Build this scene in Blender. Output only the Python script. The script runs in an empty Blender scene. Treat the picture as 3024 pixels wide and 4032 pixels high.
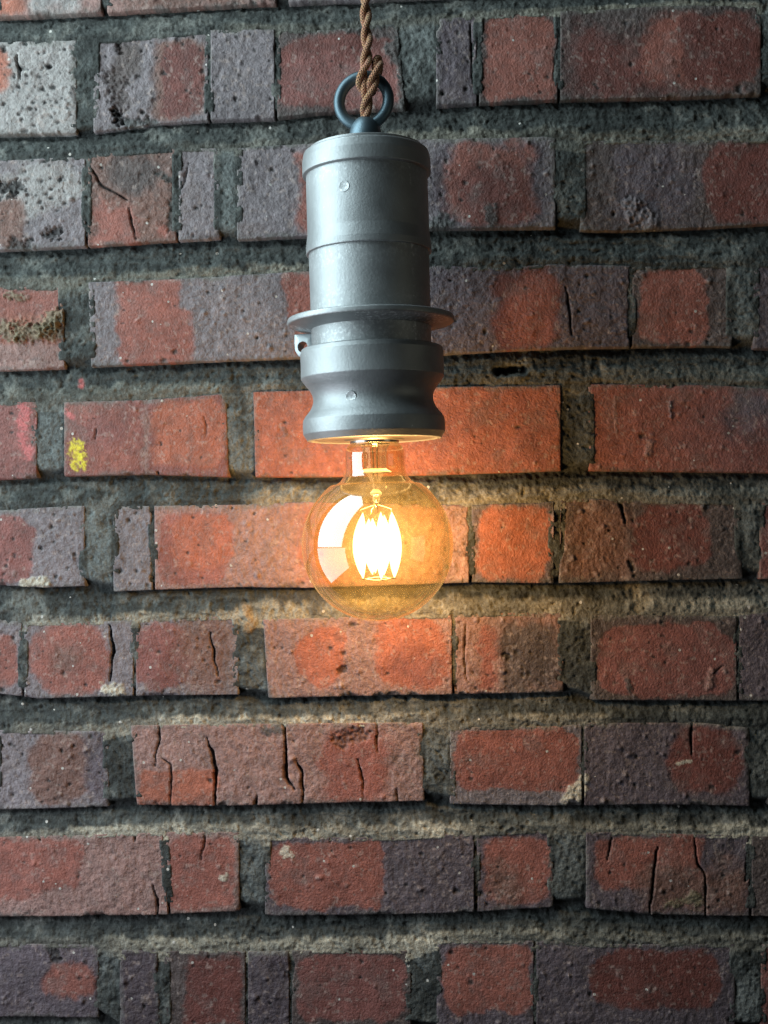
import bpy, math, random
import numpy as np
from mathutils import Vector, Matrix

# ------------------------------------------------------------------ camera
scene = bpy.context.scene
COL = scene.collection
FPX, CX, CY = 4740.0, 1512.0, 2016.0        # focal length and centre, in units of the 3024 x 4032 photograph
DW, DL = 0.86, 0.775                        # metres to the wall and to the lamp
CAM = Vector((0.0, -DW, 1.6))
RC = Matrix.Rotation(math.radians(4.0), 3, 'Z') @ Matrix.Rotation(math.radians(90), 3, 'X') @ Matrix.Rotation(math.radians(-1.0), 3, 'Z')
cd = bpy.data.cameras.new('camera'); cam = bpy.data.objects.new('camera', cd); COL.objects.link(cam)
cd.sensor_fit = 'VERTICAL'; cd.sensor_height = 24.0; cd.lens = 24.0 * FPX / 4032.0
cd.clip_start = 0.02; cd.clip_end = 100.0
cam.matrix_world = Matrix.Translation(CAM) @ RC.to_4x4()
scene.camera = cam

# ------------------------------------------------------------------ world, lamps, exposure
w = bpy.data.worlds.new('World'); scene.world = w; w.use_nodes = True
bg = w.node_tree.nodes['Background']
bg.inputs['Color'].default_value = (0.75, 0.9, 1.0, 1); bg.inputs['Strength'].default_value = 0.007

def area(name, loc, target, sx, sy, watts, colour, spread=180):
    d = bpy.data.lights.new(name, 'AREA'); o = bpy.data.objects.new(name, d); COL.objects.link(o)
    d.shape = 'RECTANGLE'; d.size = sx; d.size_y = sy; d.energy = watts; d.color = colour
    d.spread = math.radians(spread)
    o.location = loc
    o.rotation_euler = (Vector(target) - Vector(loc)).to_track_quat('-Z', 'Y').to_euler()
    return o
# the bright opening to the street on one side (sky above, street below) and a far dimmer one on the other
area('daylight_opening', (-0.58, -0.36, 2.20), (0.0, -0.36, 2.06), 0.62, 1.30, 14.8, (0.78, 0.95, 1.0))
area('street_opening', (-0.60, -0.36, 1.36), (0.0, -0.36, 1.40), 0.62, 0.40, 2.1, (0.88, 0.90, 1.0))
area('far_opening', (1.9, -0.95, 1.42), (0.0, -0.8, 1.55), 0.95, 1.15, 1.5, (1.0, 0.95, 0.76))
scene.view_settings.view_transform = 'Standard'; scene.view_settings.look = 'None'
scene.view_settings.exposure = 0.0; scene.view_settings.gamma = 1.0
scene.cycles.use_denoising = True; scene.cycles.denoising_prefilter = 'NONE'; scene.cycles.denoising_input_passes = 'RGB_ALBEDO_NORMAL'; scene.cycles.use_adaptive_sampling = False
scene.cycles.max_bounces = 10; scene.cycles.transparent_max_bounces = 24
scene.cycles.caustics_reflective = False; scene.cycles.caustics_refractive = False
scene.cycles.sample_clamp_indirect = 4.0

# ------------------------------------------------------------------ helpers
RCn = np.array(RC); CAMn = np.array(CAM)
def to_wall(px, py, out):
    """photo coordinates -> points on the wall plane, pushed out of it by `out` metres"""
    r = np.stack([(px - CX) / FPX, -(py - CY) / FPX, -np.ones_like(px)], -1) @ RCn.T
    t = -CAMn[1] / r[..., 1]
    p = CAMn + r * t[..., None]
    p[..., 1] = -out
    return p
def at_depth(px, py, depth=DL):
    r = RC @ Vector(((px - CX) / FPX, -(py - CY) / FPX, -1.0))
    return CAM + r * depth

def hash2(ix, iy, seed):
    h = (ix.astype(np.int64) * 374761393 + iy.astype(np.int64) * 668265263 + seed * 974634777) & 0xFFFFFFFF
    h = ((h ^ (h >> 13)) * 1274126177) & 0xFFFFFFFF
    h = ((h ^ (h >> 16)) * 2246822519) & 0xFFFFFFFF
    return ((h ^ (h >> 15)) & 0xFFFFFF) / float(0xFFFFFF)
def vnoise(x, y, seed):
    ix = np.floor(x); iy = np.floor(y); fx = x - ix; fy = y - iy
    ux = fx * fx * fx * (fx * (fx * 6 - 15) + 10); uy = fy * fy * fy * (fy * (fy * 6 - 15) + 10)
    a = hash2(ix, iy, seed); b = hash2(ix + 1, iy, seed); c = hash2(ix, iy + 1, seed); d = hash2(ix + 1, iy + 1, seed)
    return ((a + (b - a) * ux) * (1 - uy) + (c + (d - c) * ux) * uy) * 2 - 1
def fbm(x, y, scale, seed, octaves=3, gain=0.5):
    v = np.zeros_like(x); amp = 1.0; tot = 0.0
    c, s = 0.8, 0.6
    X, Y = x / scale, y / scale
    for k in range(octaves):
        v += amp * vnoise(X, Y, seed + 17 * k); tot += amp
        X, Y = (c * X - s * Y) * 2.03 + 3.7, (s * X + c * Y) * 2.03 + 1.3; amp *= gain
    return v / tot * 1.4
def sstep(a, b, x):
    t = np.clip((x - a) / (b - a), 0, 1); return t * t * (3 - 2 * t)
def mixc(c, col, m):
    return c + (np.array(col) - c) * m[..., None]
def seg_dist(x, y, pts):
    """distance to a polyline and how far along it (0..1)"""
    best = np.full(x.shape, 1e9); along = np.zeros(x.shape)
    n = len(pts) - 1
    for i in range(n):
        (ax, ay), (bx, by) = pts[i], pts[i + 1]
        dx, dy = bx - ax, by - ay
        t = np.clip(((x - ax) * dx + (y - ay) * dy) / (dx * dx + dy * dy + 1e-9), 0, 1)
        d = np.hypot(x - ax - t * dx, y - ay - t * dy)
        m = d < best
        best = np.where(m, d, best); along = np.where(m, (i + t) / n, along)
    return best, along

def link(name, me, mat=None, parent=None, smooth=True):
    o = bpy.data.objects.new(name, me); COL.objects.link(o)
    if mat: me.materials.append(mat)
    if parent: o.parent = parent
    if smooth: me.polygons.foreach_set('use_smooth', np.ones(len(me.polygons), dtype=bool))
    return o
def grid_faces(ny, nx):
    i = np.arange(ny * nx).reshape(ny, nx)
    return np.stack([i[:-1, :-1], i[1:, :-1], i[1:, 1:], i[:-1, 1:]], -1).reshape(-1, 4)
def np_mesh(name, co, quads, col=None, rough=None):
    me = bpy.data.meshes.new(name)
    nv, nf = len(co), len(quads)
    me.vertices.add(nv); me.vertices.foreach_set('co', np.ascontiguousarray(co, dtype=np.float32).ravel())
    me.loops.add(nf * 4); me.loops.foreach_set('vertex_index', np.ascontiguousarray(quads, dtype=np.int32).ravel())
    me.polygons.add(nf); me.polygons.foreach_set('loop_start', np.arange(0, nf * 4, 4, dtype=np.int32))
    if col is not None:
        a = me.attributes.new('pigment', 'FLOAT_COLOR', 'POINT')
        c4 = np.concatenate([np.clip(col, 0, 1), np.ones((nv, 1))], 1)
        a.data.foreach_set('color', np.ascontiguousarray(c4, dtype=np.float32).ravel())
    me.update(calc_edges=True); me.validate()
    return me

# ------------------------------------------------------------------ materials
def new_mat(name):
    m = bpy.data.materials.new(name); m.use_nodes = True
    nt = m.node_tree; b = nt.nodes['Principled BSDF']
    return m, nt, b
def node(nt, t, **kw):
    n = nt.nodes.new(t)
    for k, v in kw.items():
        if k in n.inputs: n.inputs[k].default_value = v
        else: setattr(n, k, v)
    return n
def masonry_mat(name, fine, bump, rough, spec, specks, grain):
    m, nt, b = new_mat(name); L = nt.links.new
    at = node(nt, 'ShaderNodeAttribute', attribute_name='pigment')
    tc = node(nt, 'ShaderNodeTexCoord')
    n1 = node(nt, 'ShaderNodeTexNoise', Scale=fine, Detail=3.0, Roughness=0.65)
    n2 = node(nt, 'ShaderNodeTexNoise', Scale=fine * 0.22, Detail=4.0, Roughness=0.6)
    vo = node(nt, 'ShaderNodeTexVoronoi', Scale=specks)
    for n in (n1, n2, vo): L(tc.outputs['Object'], n.inputs['Vector'])
    mr = node(nt, 'ShaderNodeMapRange'); mr.inputs['From Min'].default_value = 0.25; mr.inputs['From Max'].default_value = 0.75
    mr.inputs['To Min'].default_value = 1 - grain; mr.inputs['To Max'].default_value = 1 + grain
    L(n1.outputs['Fac'], mr.inputs['Value'])
    mr2 = node(nt, 'ShaderNodeMapRange'); mr2.inputs['From Min'].default_value = 0.3; mr2.inputs['From Max'].default_value = 0.7
    mr2.inputs['To Min'].default_value = 0.8; mr2.inputs['To Max'].default_value = 1.2
    L(n2.outputs['Fac'], mr2.inputs['Value'])
    mu = node(nt, 'ShaderNodeMath', operation='MULTIPLY'); L(mr.outputs[0], mu.inputs[0]); L(mr2.outputs[0], mu.inputs[1])
    vm = node(nt, 'ShaderNodeVectorMath', operation='SCALE'); L(at.outputs['Color'], vm.inputs[0]); L(mu.outputs[0], vm.inputs['Scale'])
    sep = node(nt, 'ShaderNodeSeparateColor'); L(vo.outputs['Color'], sep.inputs[0])
    gt = node(nt, 'ShaderNodeMath', operation='GREATER_THAN'); gt.inputs[1].default_value = 0.993; L(sep.outputs[0], gt.inputs[0])
    lt = node(nt, 'ShaderNodeMath', operation='LESS_THAN'); lt.inputs[1].default_value = 0.33; L(vo.outputs['Distance'], lt.inputs[0])
    mm = node(nt, 'ShaderNodeMath', operation='MULTIPLY'); L(gt.outputs[0], mm.inputs[0]); L(lt.outputs[0], mm.inputs[1])
    mx = node(nt, 'ShaderNodeMix', data_type='RGBA'); L(mm.outputs[0], mx.inputs['Factor']); L(vm.outputs[0], mx.inputs[6]); mx.inputs[7].default_value = (0.5, 0.48, 0.44, 1)
    L(mx.outputs[2], b.inputs['Base Color'])
    bp = node(nt, 'ShaderNodeBump', Strength=bump, Distance=0.0011); L(n1.outputs['Fac'], bp.inputs['Height'])
    L(bp.outputs[0], b.inputs['Normal'])
    b.inputs['Roughness'].default_value = rough; b.inputs['Specular IOR Level'].default_value = spec
    return m
M_BRICK = masonry_mat('fired_brick', 620.0, 0.85, 0.60, 0.45, 330.0, 0.2)
M_MORTAR = masonry_mat('sooty_mortar', 480.0, 1.0, 0.8, 0.25, 300.0, 0.48)

def metal_mat(name, base, rough, bump, fine, wear, grime=True):
    m, nt, b = new_mat(name); L = nt.links.new
    tc = node(nt, 'ShaderNodeTexCoord')
    n1 = node(nt, 'ShaderNodeTexNoise', Scale=fine, Detail=2.0, Roughness=0.6)
    n2 = node(nt, 'ShaderNodeTexNoise', Scale=38.0, Detail=4.0, Roughness=0.6)
    n3 = node(nt, 'ShaderNodeTexNoise', Scale=420.0, Detail=3.0, Roughness=0.7)
    for n in (n1, n2, n3): L(tc.outputs['Object'], n.inputs['Vector'])
    ge = node(nt, 'ShaderNodeNewGeometry')
    r1 = node(nt, 'ShaderNodeMapRange'); r1.inputs['From Min'].default_value = 0.505; r1.inputs['From Max'].default_value = 0.56
    L(ge.outputs['Pointiness'], r1.inputs['Value'])
    r2 = node(nt, 'ShaderNodeMapRange'); r2.inputs['From Min'].default_value = 0.5; r2.inputs['From Max'].default_value = 0.62
    L(n3.outputs['Fac'], r2.inputs['Value'])
    if not grime: r1.inputs['To Max'].default_value = 0.0
    mu = node(nt, 'ShaderNodeMath', operation='MULTIPLY'); L(r1.outputs[0], mu.inputs[0]); L(r2.outputs[0], mu.inputs[1])
    r4 = node(nt, 'ShaderNodeMapRange'); r4.inputs['From Min'].default_value = 0.70; r4.inputs['From Max'].default_value = 0.76
    L(n3.outputs['Fac'], r4.inputs['Value'])
    ad = node(nt, 'ShaderNodeMath', operation='MAXIMUM'); L(mu.outputs[0], ad.inputs[0]); L(r4.outputs[0], ad.inputs[1])
    sc = node(nt, 'ShaderNodeMath', operation='MULTIPLY'); L(ad.outputs[0], sc.inputs[0]); sc.inputs[1].default_value = wear
    mx0 = node(nt, 'ShaderNodeMix', data_type='RGBA'); L(n2.outputs['Fac'], mx0.inputs['Factor'])
    mx0.inputs[6].default_value = (*[c * 0.62 for c in base], 1); mx0.inputs[7].default_value = (*[c * 1.38 for c in base], 1)
    mx = node(nt, 'ShaderNodeMix', data_type='RGBA'); L(sc.outputs[0], mx.inputs['Factor']); L(mx0.outputs[2], mx.inputs[6]); mx.inputs[7].default_value = (0.80, 0.84, 0.85, 1)
    L(mx.outputs[2], b.inputs['Base Color'])
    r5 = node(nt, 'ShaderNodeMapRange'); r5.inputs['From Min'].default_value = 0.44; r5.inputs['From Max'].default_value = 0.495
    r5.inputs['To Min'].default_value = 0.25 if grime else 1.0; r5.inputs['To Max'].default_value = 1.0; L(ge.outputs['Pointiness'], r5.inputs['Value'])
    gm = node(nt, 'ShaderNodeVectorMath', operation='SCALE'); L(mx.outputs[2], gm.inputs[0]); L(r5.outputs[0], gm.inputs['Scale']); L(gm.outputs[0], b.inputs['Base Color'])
    r3 = node(nt, 'ShaderNodeMapRange'); r3.inputs['To Min'].default_value = rough - 0.07; r3.inputs['To Max'].default_value = rough + 0.07
    L(n2.outputs['Fac'], r3.inputs['Value']); L(r3.outputs[0], b.inputs['Roughness'])
    bp = node(nt, 'ShaderNodeBump', Strength=bump, Distance=0.0006); L(n1.outputs['Fac'], bp.inputs['Height']); L(bp.outputs[0], b.inputs['Normal'])
    b.inputs['Metallic'].default_value = 0.86
    return m
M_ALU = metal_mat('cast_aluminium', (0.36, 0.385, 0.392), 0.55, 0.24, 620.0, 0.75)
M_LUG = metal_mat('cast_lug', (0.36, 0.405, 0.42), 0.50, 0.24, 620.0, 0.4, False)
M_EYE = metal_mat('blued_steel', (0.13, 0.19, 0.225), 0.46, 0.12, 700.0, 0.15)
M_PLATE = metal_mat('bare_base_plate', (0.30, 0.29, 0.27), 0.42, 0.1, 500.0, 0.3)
M_NICKEL = metal_mat('nickel_screw_shell', (0.55, 0.53, 0.47), 0.22, 0.02, 300.0, 0.1)
M_WIRE = metal_mat('support_wire_metal', (0.75, 0.62, 0.40), 0.3, 0.0, 300.0, 0.0)

def glass_mat(name, face, edge, dust, dustcol, gloss, bloom_fog=0.0):
    """thin blown glass: tinted see-through wall, mirror-like sheen that grows at the limb, a little dust"""
    m, nt, b = new_mat(name); L = nt.links.new; nt.nodes.remove(b)
    out = nt.nodes['Material Output']
    lw = node(nt, 'ShaderNodeLayerWeight', Blend=0.5)
    pw = node(nt, 'ShaderNodeMath', operation='POWER'); L(lw.outputs['Facing'], pw.inputs[0]); pw.inputs[1].default_value = 2.2
    mx = node(nt, 'ShaderNodeMix', data_type='RGBA'); L(pw.outputs[0], mx.inputs['Factor']); mx.inputs[6].default_value = (*face, 1); mx.inputs[7].default_value = (*edge, 1)
    tr = node(nt, 'ShaderNodeBsdfTransparent'); L(mx.outputs[2], tr.inputs['Color'])
    gl = node(nt, 'ShaderNodeBsdfGlossy', Roughness=0.015); gl.inputs['Color'].default_value = (1, 1, 1, 1)
    fr = node(nt, 'ShaderNodeFresnel', IOR=1.5)
    geo = node(nt, 'ShaderNodeNewGeometry')
    fm = node(nt, 'ShaderNodeMath', operation='MULTIPLY'); L(fr.outputs[0], fm.inputs[0]); fm.inputs[1].default_value = gloss; fm.use_clamp = True
    f2 = node(nt, 'ShaderNodeMath', operation='MINIMUM'); L(fm.outputs[0], f2.inputs[0]); f2.inputs[1].default_value = 0.6
    # only the outer face is polished enough to mirror: the back face keeps the sheen low
    bk = node(nt, 'ShaderNodeMapRange'); L(geo.outputs['Backfacing'], bk.inputs['Value']); bk.inputs['To Min'].default_value = 1.0; bk.inputs['To Max'].default_value = 0.0
    f3 = node(nt, 'ShaderNodeMath', operation='MULTIPLY'); L(f2.outputs[0], f3.inputs[0]); L(bk.outputs[0], f3.inputs[1])
    s1 = node(nt, 'ShaderNodeMixShader'); L(f3.outputs[0], s1.inputs[0]); L(tr.outputs[0], s1.inputs[1]); L(gl.outputs[0], s1.inputs[2])
    if dust > 0:
        tc = node(nt, 'ShaderNodeTexCoord'); n1 = node(nt, 'ShaderNodeTexNoise', Scale=260.0, Detail=4.0, Roughness=0.75); L(tc.outputs['Object'], n1.inputs['Vector'])
        n2 = node(nt, 'ShaderNodeTexNoise', Scale=30.0, Detail=2.0); L(tc.outputs['Object'], n2.inputs['Vector'])
        mn = node(nt, 'ShaderNodeMath', operation='MULTIPLY'); L(n1.outputs['Fac'], mn.inputs[0]); L(n2.outputs['Fac'], mn.inputs[1])
        mr = node(nt, 'ShaderNodeMapRange'); L(mn.outputs[0], mr.inputs['Value']); mr.inputs['From Min'].default_value = 0.15; mr.inputs['From Max'].default_value = 0.42
        mr.inputs['To Min'].default_value = dust * 0.55; mr.inputs['To Max'].default_value = dust * 1.7
        dp = node(nt, 'ShaderNodeMath', operation='MULTIPLY_ADD'); L(pw.outputs[0], dp.inputs[0]); dp.inputs[1].default_value = dust * 2.0; L(mr.outputs[0], dp.inputs[2])
        tl = node(nt, 'ShaderNodeBsdfTranslucent'); tl.inputs['Color'].default_value = (*dustcol, 1)
        s2 = node(nt, 'ShaderNodeMixShader'); L(dp.outputs[0], s2.inputs[0]); L(s1.outputs[0], s2.inputs[1]); L(tl.outputs[0], s2.inputs[2])
        s1 = s2
    L(s1.outputs[0], out.inputs['Surface'])
    if bloom_fog > 0:  # scatter added inside the bulb to stand for lens bloom round the filaments
        vs = node(nt, 'ShaderNodeVolumeScatter', Density=bloom_fog); vs.inputs['Color'].default_value = (1.0, 0.80, 0.45, 1); L(vs.outputs[0], out.inputs['Volume'])
    return m
M_AMBER = glass_mat('amber_glass', (0.98, 0.90, 0.68), (0.86, 0.56, 0.22), 0.009, (1.0, 0.84, 0.42), 3.6, 0.5)
M_STEM = glass_mat('clear_stem_glass', (0.97, 0.96, 0.93), (0.75, 0.72, 0.66), 0.10, (1.0, 0.95, 0.85), 3.0)
M_FROST = glass_mat('fused_stem_glass', (0.9, 0.85, 0.75), (0.7, 0.6, 0.5), 0.45, (1.0, 0.95, 0.85), 3.0)

def glow_mat(name, colour, strength):
    m, nt, b = new_mat(name); nt.nodes.remove(b)
    e = node(nt, 'ShaderNodeEmission', Strength=strength); e.inputs['Color'].default_value = (*colour, 1)
    nt.links.new(e.outputs[0], nt.nodes['Material Output'].inputs['Surface'])
    return m
M_GLOW = glow_mat('glowing_filament', (1.0, 0.78, 0.42), 6.0); M_GLOW.cycles.emission_sampling = 'NONE'

def cord_mat():
    m, nt, b = new_mat('brown_woven_fabric'); L = nt.links.new
    uv = node(nt, 'ShaderNodeUVMap'); sx = node(nt, 'ShaderNodeSeparateXYZ'); L(uv.outputs[0], sx.inputs[0])
    def wave(a, c):
        p = node(nt, 'ShaderNodeMath', operation='MULTIPLY'); L(sx.outputs[0], p.inputs[0]); p.inputs[1].default_value = a
        q = node(nt, 'ShaderNodeMath', operation='MULTIPLY_ADD'); L(sx.outputs[1], q.inputs[0]); q.inputs[1].default_value = c; L(p.outputs[0], q.inputs[2])
        s = node(nt, 'ShaderNodeMath', operation='SINE'); L(q.outputs[0], s.inputs[0]); return s
    w1 = wave(2 * math.pi * 6, 3600.0); w2 = wave(-2 * math.pi * 6, 3600.0)
    mx = node(nt, 'ShaderNodeMath', operation='MAXIMUM'); L(w1.outputs[0], mx.inputs[0]); L(w2.outputs[0], mx.inputs[1])
    cr = node(nt, 'ShaderNodeMapRange'); L(mx.outputs[0], cr.inputs['Value']); cr.inputs['From Min'].default_value = -0.7
    tc = node(nt, 'ShaderNodeTexCoord'); nz = node(nt, 'ShaderNodeTexNoise', Scale=300.0, Detail=3.0); L(tc.outputs['Object'], nz.inputs['Vector'])
    c = node(nt, 'ShaderNodeMix', data_type='RGBA'); L(cr.outputs[0], c.inputs['Factor']); c.inputs[6].default_value = (0.22, 0.095, 0.045, 1); c.inputs[7].default_value = (0.70, 0.345, 0.165, 1)
    c2 = node(nt, 'ShaderNodeMix', data_type='RGBA', blend_type='MULTIPLY'); c2.inputs['Factor'].default_value = 0.5
    L(c.outputs[2], c2.inputs[6]); L(nz.outputs['Color'], c2.inputs[7]); L(c2.outputs[2], b.inputs['Base Color'])
    bp = node(nt, 'ShaderNodeBump', Strength=0.7, Distance=0.0008); L(mx.outputs[0], bp.inputs['Height']); L(bp.outputs[0], b.inputs['Normal'])
    b.inputs['Roughness'].default_value = 0.85; b.inputs['Sheen Weight'].default_value = 0.25
    return m
M_CORD = cord_mat()

# ------------------------------------------------------------------ brick wall
# top (T) and bottom (B) arris of each course as traced along the wall
ROWS = [
 dict(T=[(0,-780),(3024,-900)], B=[(0,-420),(3024,-550)]),
 dict(T=[(0,-310),(3024,-440)], B=[(0,72),(300,60),(700,38),(1000,20),(1500,0),(3024,-70)]),
 dict(T=[(0,163),(290,155),(600,136),(850,112),(1100,114),(1300,116),(1500,95),(1600,88),(1730,70),(1900,58),(2200,42),(2700,18),(3024,24)],
      B=[(0,535),(297,531),(400,520),(620,490),(817,478),(1085,470),(1250,448),(1500,436),(1600,432),(1724,419),(2179,399),(2700,388),(3024,375)]),
 dict(T=[(0,629),(330,611),(420,600),(700,579),(940,579),(1200,562),(1650,545),(2147,535),(2290,551),(3024,543)],
      B=[(0,990),(330,975),(694,952),(860,944),(940,948),(1200,935),(1700,906),(2179,902),(2322,914),(2498,914),(2800,900),(3024,886)]),
 dict(T=[(0,1123),(250,1126),(354,1108),(720,1094),(1120,1069),(1700,1040),(1940,1050),(2180,1036),(2540,1045),(2740,1040),(3024,1035)],
      B=[(0,1463),(240,1456),(362,1448),(760,1430),(1190,1412),(1756,1399),(2020,1383),(2258,1375),(2817,1367),(3024,1380)]),
 dict(T=[(0,1579),(260,1579),(580,1571),(885,1546),(1005,1539),(1400,1528),(1740,1519),(2203,1511),(2322,1507),(2800,1512),(3024,1525)],
      B=[(0,1893),(260,1879),(580,1872),(890,1882),(1250,1882),(1700,1874),(2203,1858),(2338,1858),(3024,1866)]),
 dict(T=[(0,2005),(60,2001),(290,1987),(448,1990),(593,1987),(926,1983),(1193,1972),(1860,1985),(2171,1972),(2258,1958),(2764,1969),(3024,1972)],
      B=[(0,2309),(180,2318),(325,2312),(448,2334),(600,2327),(940,2316),(1193,2320),(1860,2298),(2186,2301),(2547,2291),(2909,2283),(3024,2285)]),
 dict(T=[(0,2435),(145,2446),(434,2442),(535,2435),(926,2421),(1043,2435),(1362,2425),(1767,2416),(2193,2404),(2330,2415),(2894,2421),(3024,2406)],
      B=[(0,2735),(145,2755),(434,2746),(933,2739),(1072,2752),(1362,2745),(1796,2738),(2214,2730),(2330,2761),(3024,2764)]),
 dict(T=[(0,2870),(400,2874),(520,2852),(940,2845),(1157,2845),(1651,2839),(1781,2860),(2200,2855),(2308,2841),(2764,2841),(2945,2860),(3024,2860)],
      B=[(0,3192),(405,3181),(550,3174),(868,3177),(1434,3161),(1665,3157),(1781,3171),(2287,3177),(2547,3170),(2945,3177),(3024,3175)]),
 dict(T=[(0,3290),(325,3283),(650,3272),(926,3269),(1042,3292),(1506,3294),(1868,3276),(2157,3265),(2323,3271),(2945,3286),(3024,3290)],
      B=[(0,3612),(622,3605),(940,3591),(1078,3609),(1506,3605),(1868,3594),(2171,3575),(2323,3579),(2547,3604),(3024,3611)]),
 dict(T=[(0,3710),(369,3717),(477,3735),(630,3739),(962,3742),(1174,3738),(1600,3738),(1738,3699),(2193,3699),(2330,3713),(3024,3713)],
      B=[(0,4006),(383,4010),(480,4060),(1140,4060),(1620,4050),(1730,4060),(3024,4060)]),
 dict(T=[(0,4130),(3024,4170)], B=[(0,4450),(3024,4480)]),
]
for r in ROWS:
    for k in 'TB': r[k] = np.array(r[k], dtype=float)
def Tr(i, x): return np.interp(x, ROWS[i]['T'][:, 0], ROWS[i]['T'][:, 1])
def Br(i, x): return np.interp(x, ROWS[i]['B'][:, 0], ROWS[i]['B'][:, 1])

C = dict(  # pigments (linear albedo); dr, pu, dk darkened to stand for light falloff rightwards
 or_=(0.35, 0.116, 0.070), rd=(0.275, 0.096, 0.071), cr=(0.218, 0.082, 0.070), dr=(0.150, 0.048, 0.038), br=(0.17, 0.088, 0.068),
 gy=(0.190, 0.163, 0.172), pk=(0.28, 0.162, 0.140), pu=(0.105, 0.083, 0.096), dp=(0.075, 0.056, 0.066), wg=(0.31, 0.29, 0.28), dk=(0.085, 0.064, 0.060),
 mo=(0.054, 0.060, 0.057), pale=(0.60, 0.55, 0.43), pinkchalk=(0.66, 0.16, 0.16), yel=(0.90, 0.80, 0.03), lich=(0.16, 0.135, 0.08), hole=(0.012, 0.012, 0.012))  # hole: darkness of cracks and hollows, put into the colour
# bricks: row, left edge (top, bottom), right edge (top, bottom), skin colour, patches (x0,y0,x1,y1,colour,softness,corner), pits, nodules, proud mm
B = []
def brick(row, xl, xr, base, patches=(), pit=1.0, nod=1.0, h=0.0, label=None):
    xl = xl if isinstance(xl, tuple) else (xl, xl); xr = xr if isinstance(xr, tuple) else (xr, xr)
    B.append(dict(row=row, xl=xl, xr=xr, base=base, patches=patches, pit=pit, nod=nod, h=h, label=label))
# row 1 (cut by the top of the picture)
brick(1, -600, -60, 'gy'); brick(1, -10, 395, 'pk', [(-200,-300,110,60,'or_',25,30),(120,-200,300,60,'wg',40,30)], 2); brick(1, 425, 1080, 'pk', [(480,-200,980,40,'br',30,30)], 1)
brick(1, 1140, 2310, 'gy'); brick(1, 2380, 3600, 'dk')
# row 2
brick(2, -700, -330, 'gy'); brick(2, -300, 297, 'wg', [(-80,180,42,370,'or_',16,40)], 4.6, 1.5, 0.8, 'pale pitted grey brick')
brick(2, 372, 817, 'gy', [(590,150,812,475,'br',18,40),(625,165,806,470,'dr',12,40),(440,150,560,330,'dk',30,60)], 2.2, 1.5, -0.5)
brick(2, 832, 1083, 'gy', [], 2.0, 1.6, 0.4); brick(2, 1091, (1560,1592), 'dk', [(1098,132,1585,432,'dr',12,60),(1100,230,1570,420,'cr',60,60)], 0.6, 0.5, 0)
brick(2, 1722, 1876, 'pu', [], 2.0, 1.2, 0.6); brick(2, 1888, 2196, 'dk', [(1900,58,2190,402,'rd',10,25)], 0.7, 0.6, 0)
brick(2, 2206, 2992, 'dk', [(2230,120,2700,390,'dr',90,60),(2530,60,2990,330,'rd',45,60),(2680,50,2985,330,'dr',14,40)], 0.8, 0.8, 0.6); brick(2, 3060, 3700, 'dk')
# row 3
brick(3, -700, -420, 'pk'); brick(3, -380, 336, 'gy', [(-60,690,190,880,'wg',30,60),(-90,770,110,990,'br',20,40),(60,630,336,800,'wg',40,60)], 3.4, 1.8, 0.6)
brick(3, 346, 690, 'br', [(355,790,540,970,'rd',30,30),(600,870,680,950,'rd',16,20),(430,610,640,760,'dk',40,60)], 0.8, 0.8, -0.4); brick(3, 706, 860, 'gy', [], 1.6, 1.6, 0)
brick(3, 938, 2183, 'gy', [(1160,600,1260,930,'rd',20,30),(1690,545,2150,905,'pu',40,60),(1760,550,2095,890,'rd',35,50),(1800,640,2080,880,'dr',60,60)], 0.9, 1.0, 0.5)
brick(3, 2290, 3500, 'dk', [(2400,560,2750,880,'pu',90,60),(2765,560,3400,880,'dr',18,70)], 0.8, 1.2, 0)
# row 4
brick(4, -700, -330, 'rd'); brick(4, -290, 248, 'pk', [(-200,1120,262,1260,'rd',14,20),(-200,1240,262,1350,'or_',40,30),(-200,1355,240,1480,'pk',6,10)], 0.8, 2.0, -0.3, 'red brick crusted with ochre lichen')
brick(4, (354,362), 1545, 'gy', [(455,1085,725,1450,'rd',14,20),(490,1200,770,1450,'rd',16,20),(1112,1060,1540,1290,'rd',8,30),(1150,1180,1500,1420,'rd',10,30)], 1.4, 1.2, 0.7)
brick(4, 1592, 2478, 'pu', [(1940,1050,2200,1390,'dr',30,40),(2000,1080,2190,1390,'rd',40,40)], 1.0, 1.2, 0.5)
brick(4, 2492, 2878, 'dk', [(2512,1050,2790,1355,'rd',12,50)], 0.8, 0.8, 0); brick(4, 2972, 3650, 'pu')
# row 5
brick(5, -700, -230, 'rd'); brick(5, -200, 142, 'cr', [(-100,1590,90,1890,'cr',30,40)], 1.0, 1.0, 0.2, 'purple red brick with pink chalk rubbed on its end')
brick(5, 258, (885,896), 'cr', [(280,1585,570,1870,'rd',60,40),(300,1640,520,1760,'cr',60,60),(560,1570,590,1880,'pk',14,6),(600,1575,890,1850,'or_',25,30)], 0.5, 0.5, 0.6, 'red brick with a yellow chalk mark')
brick(5, (1003,1010), 2203, 'or_', [(1000,1530,2203,1890,'or_',20,10),(1700,1600,2203,1870,'rd',200,80)], 0.4, 0.4, 1.0)
brick(5, (2320,2326), 3560, 'rd', [(2700,1500,3560,1870,'cr',200,80),(2860,1500,3560,1700,'pu',90,60)], 0.6, 0.6, 0.6)
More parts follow.
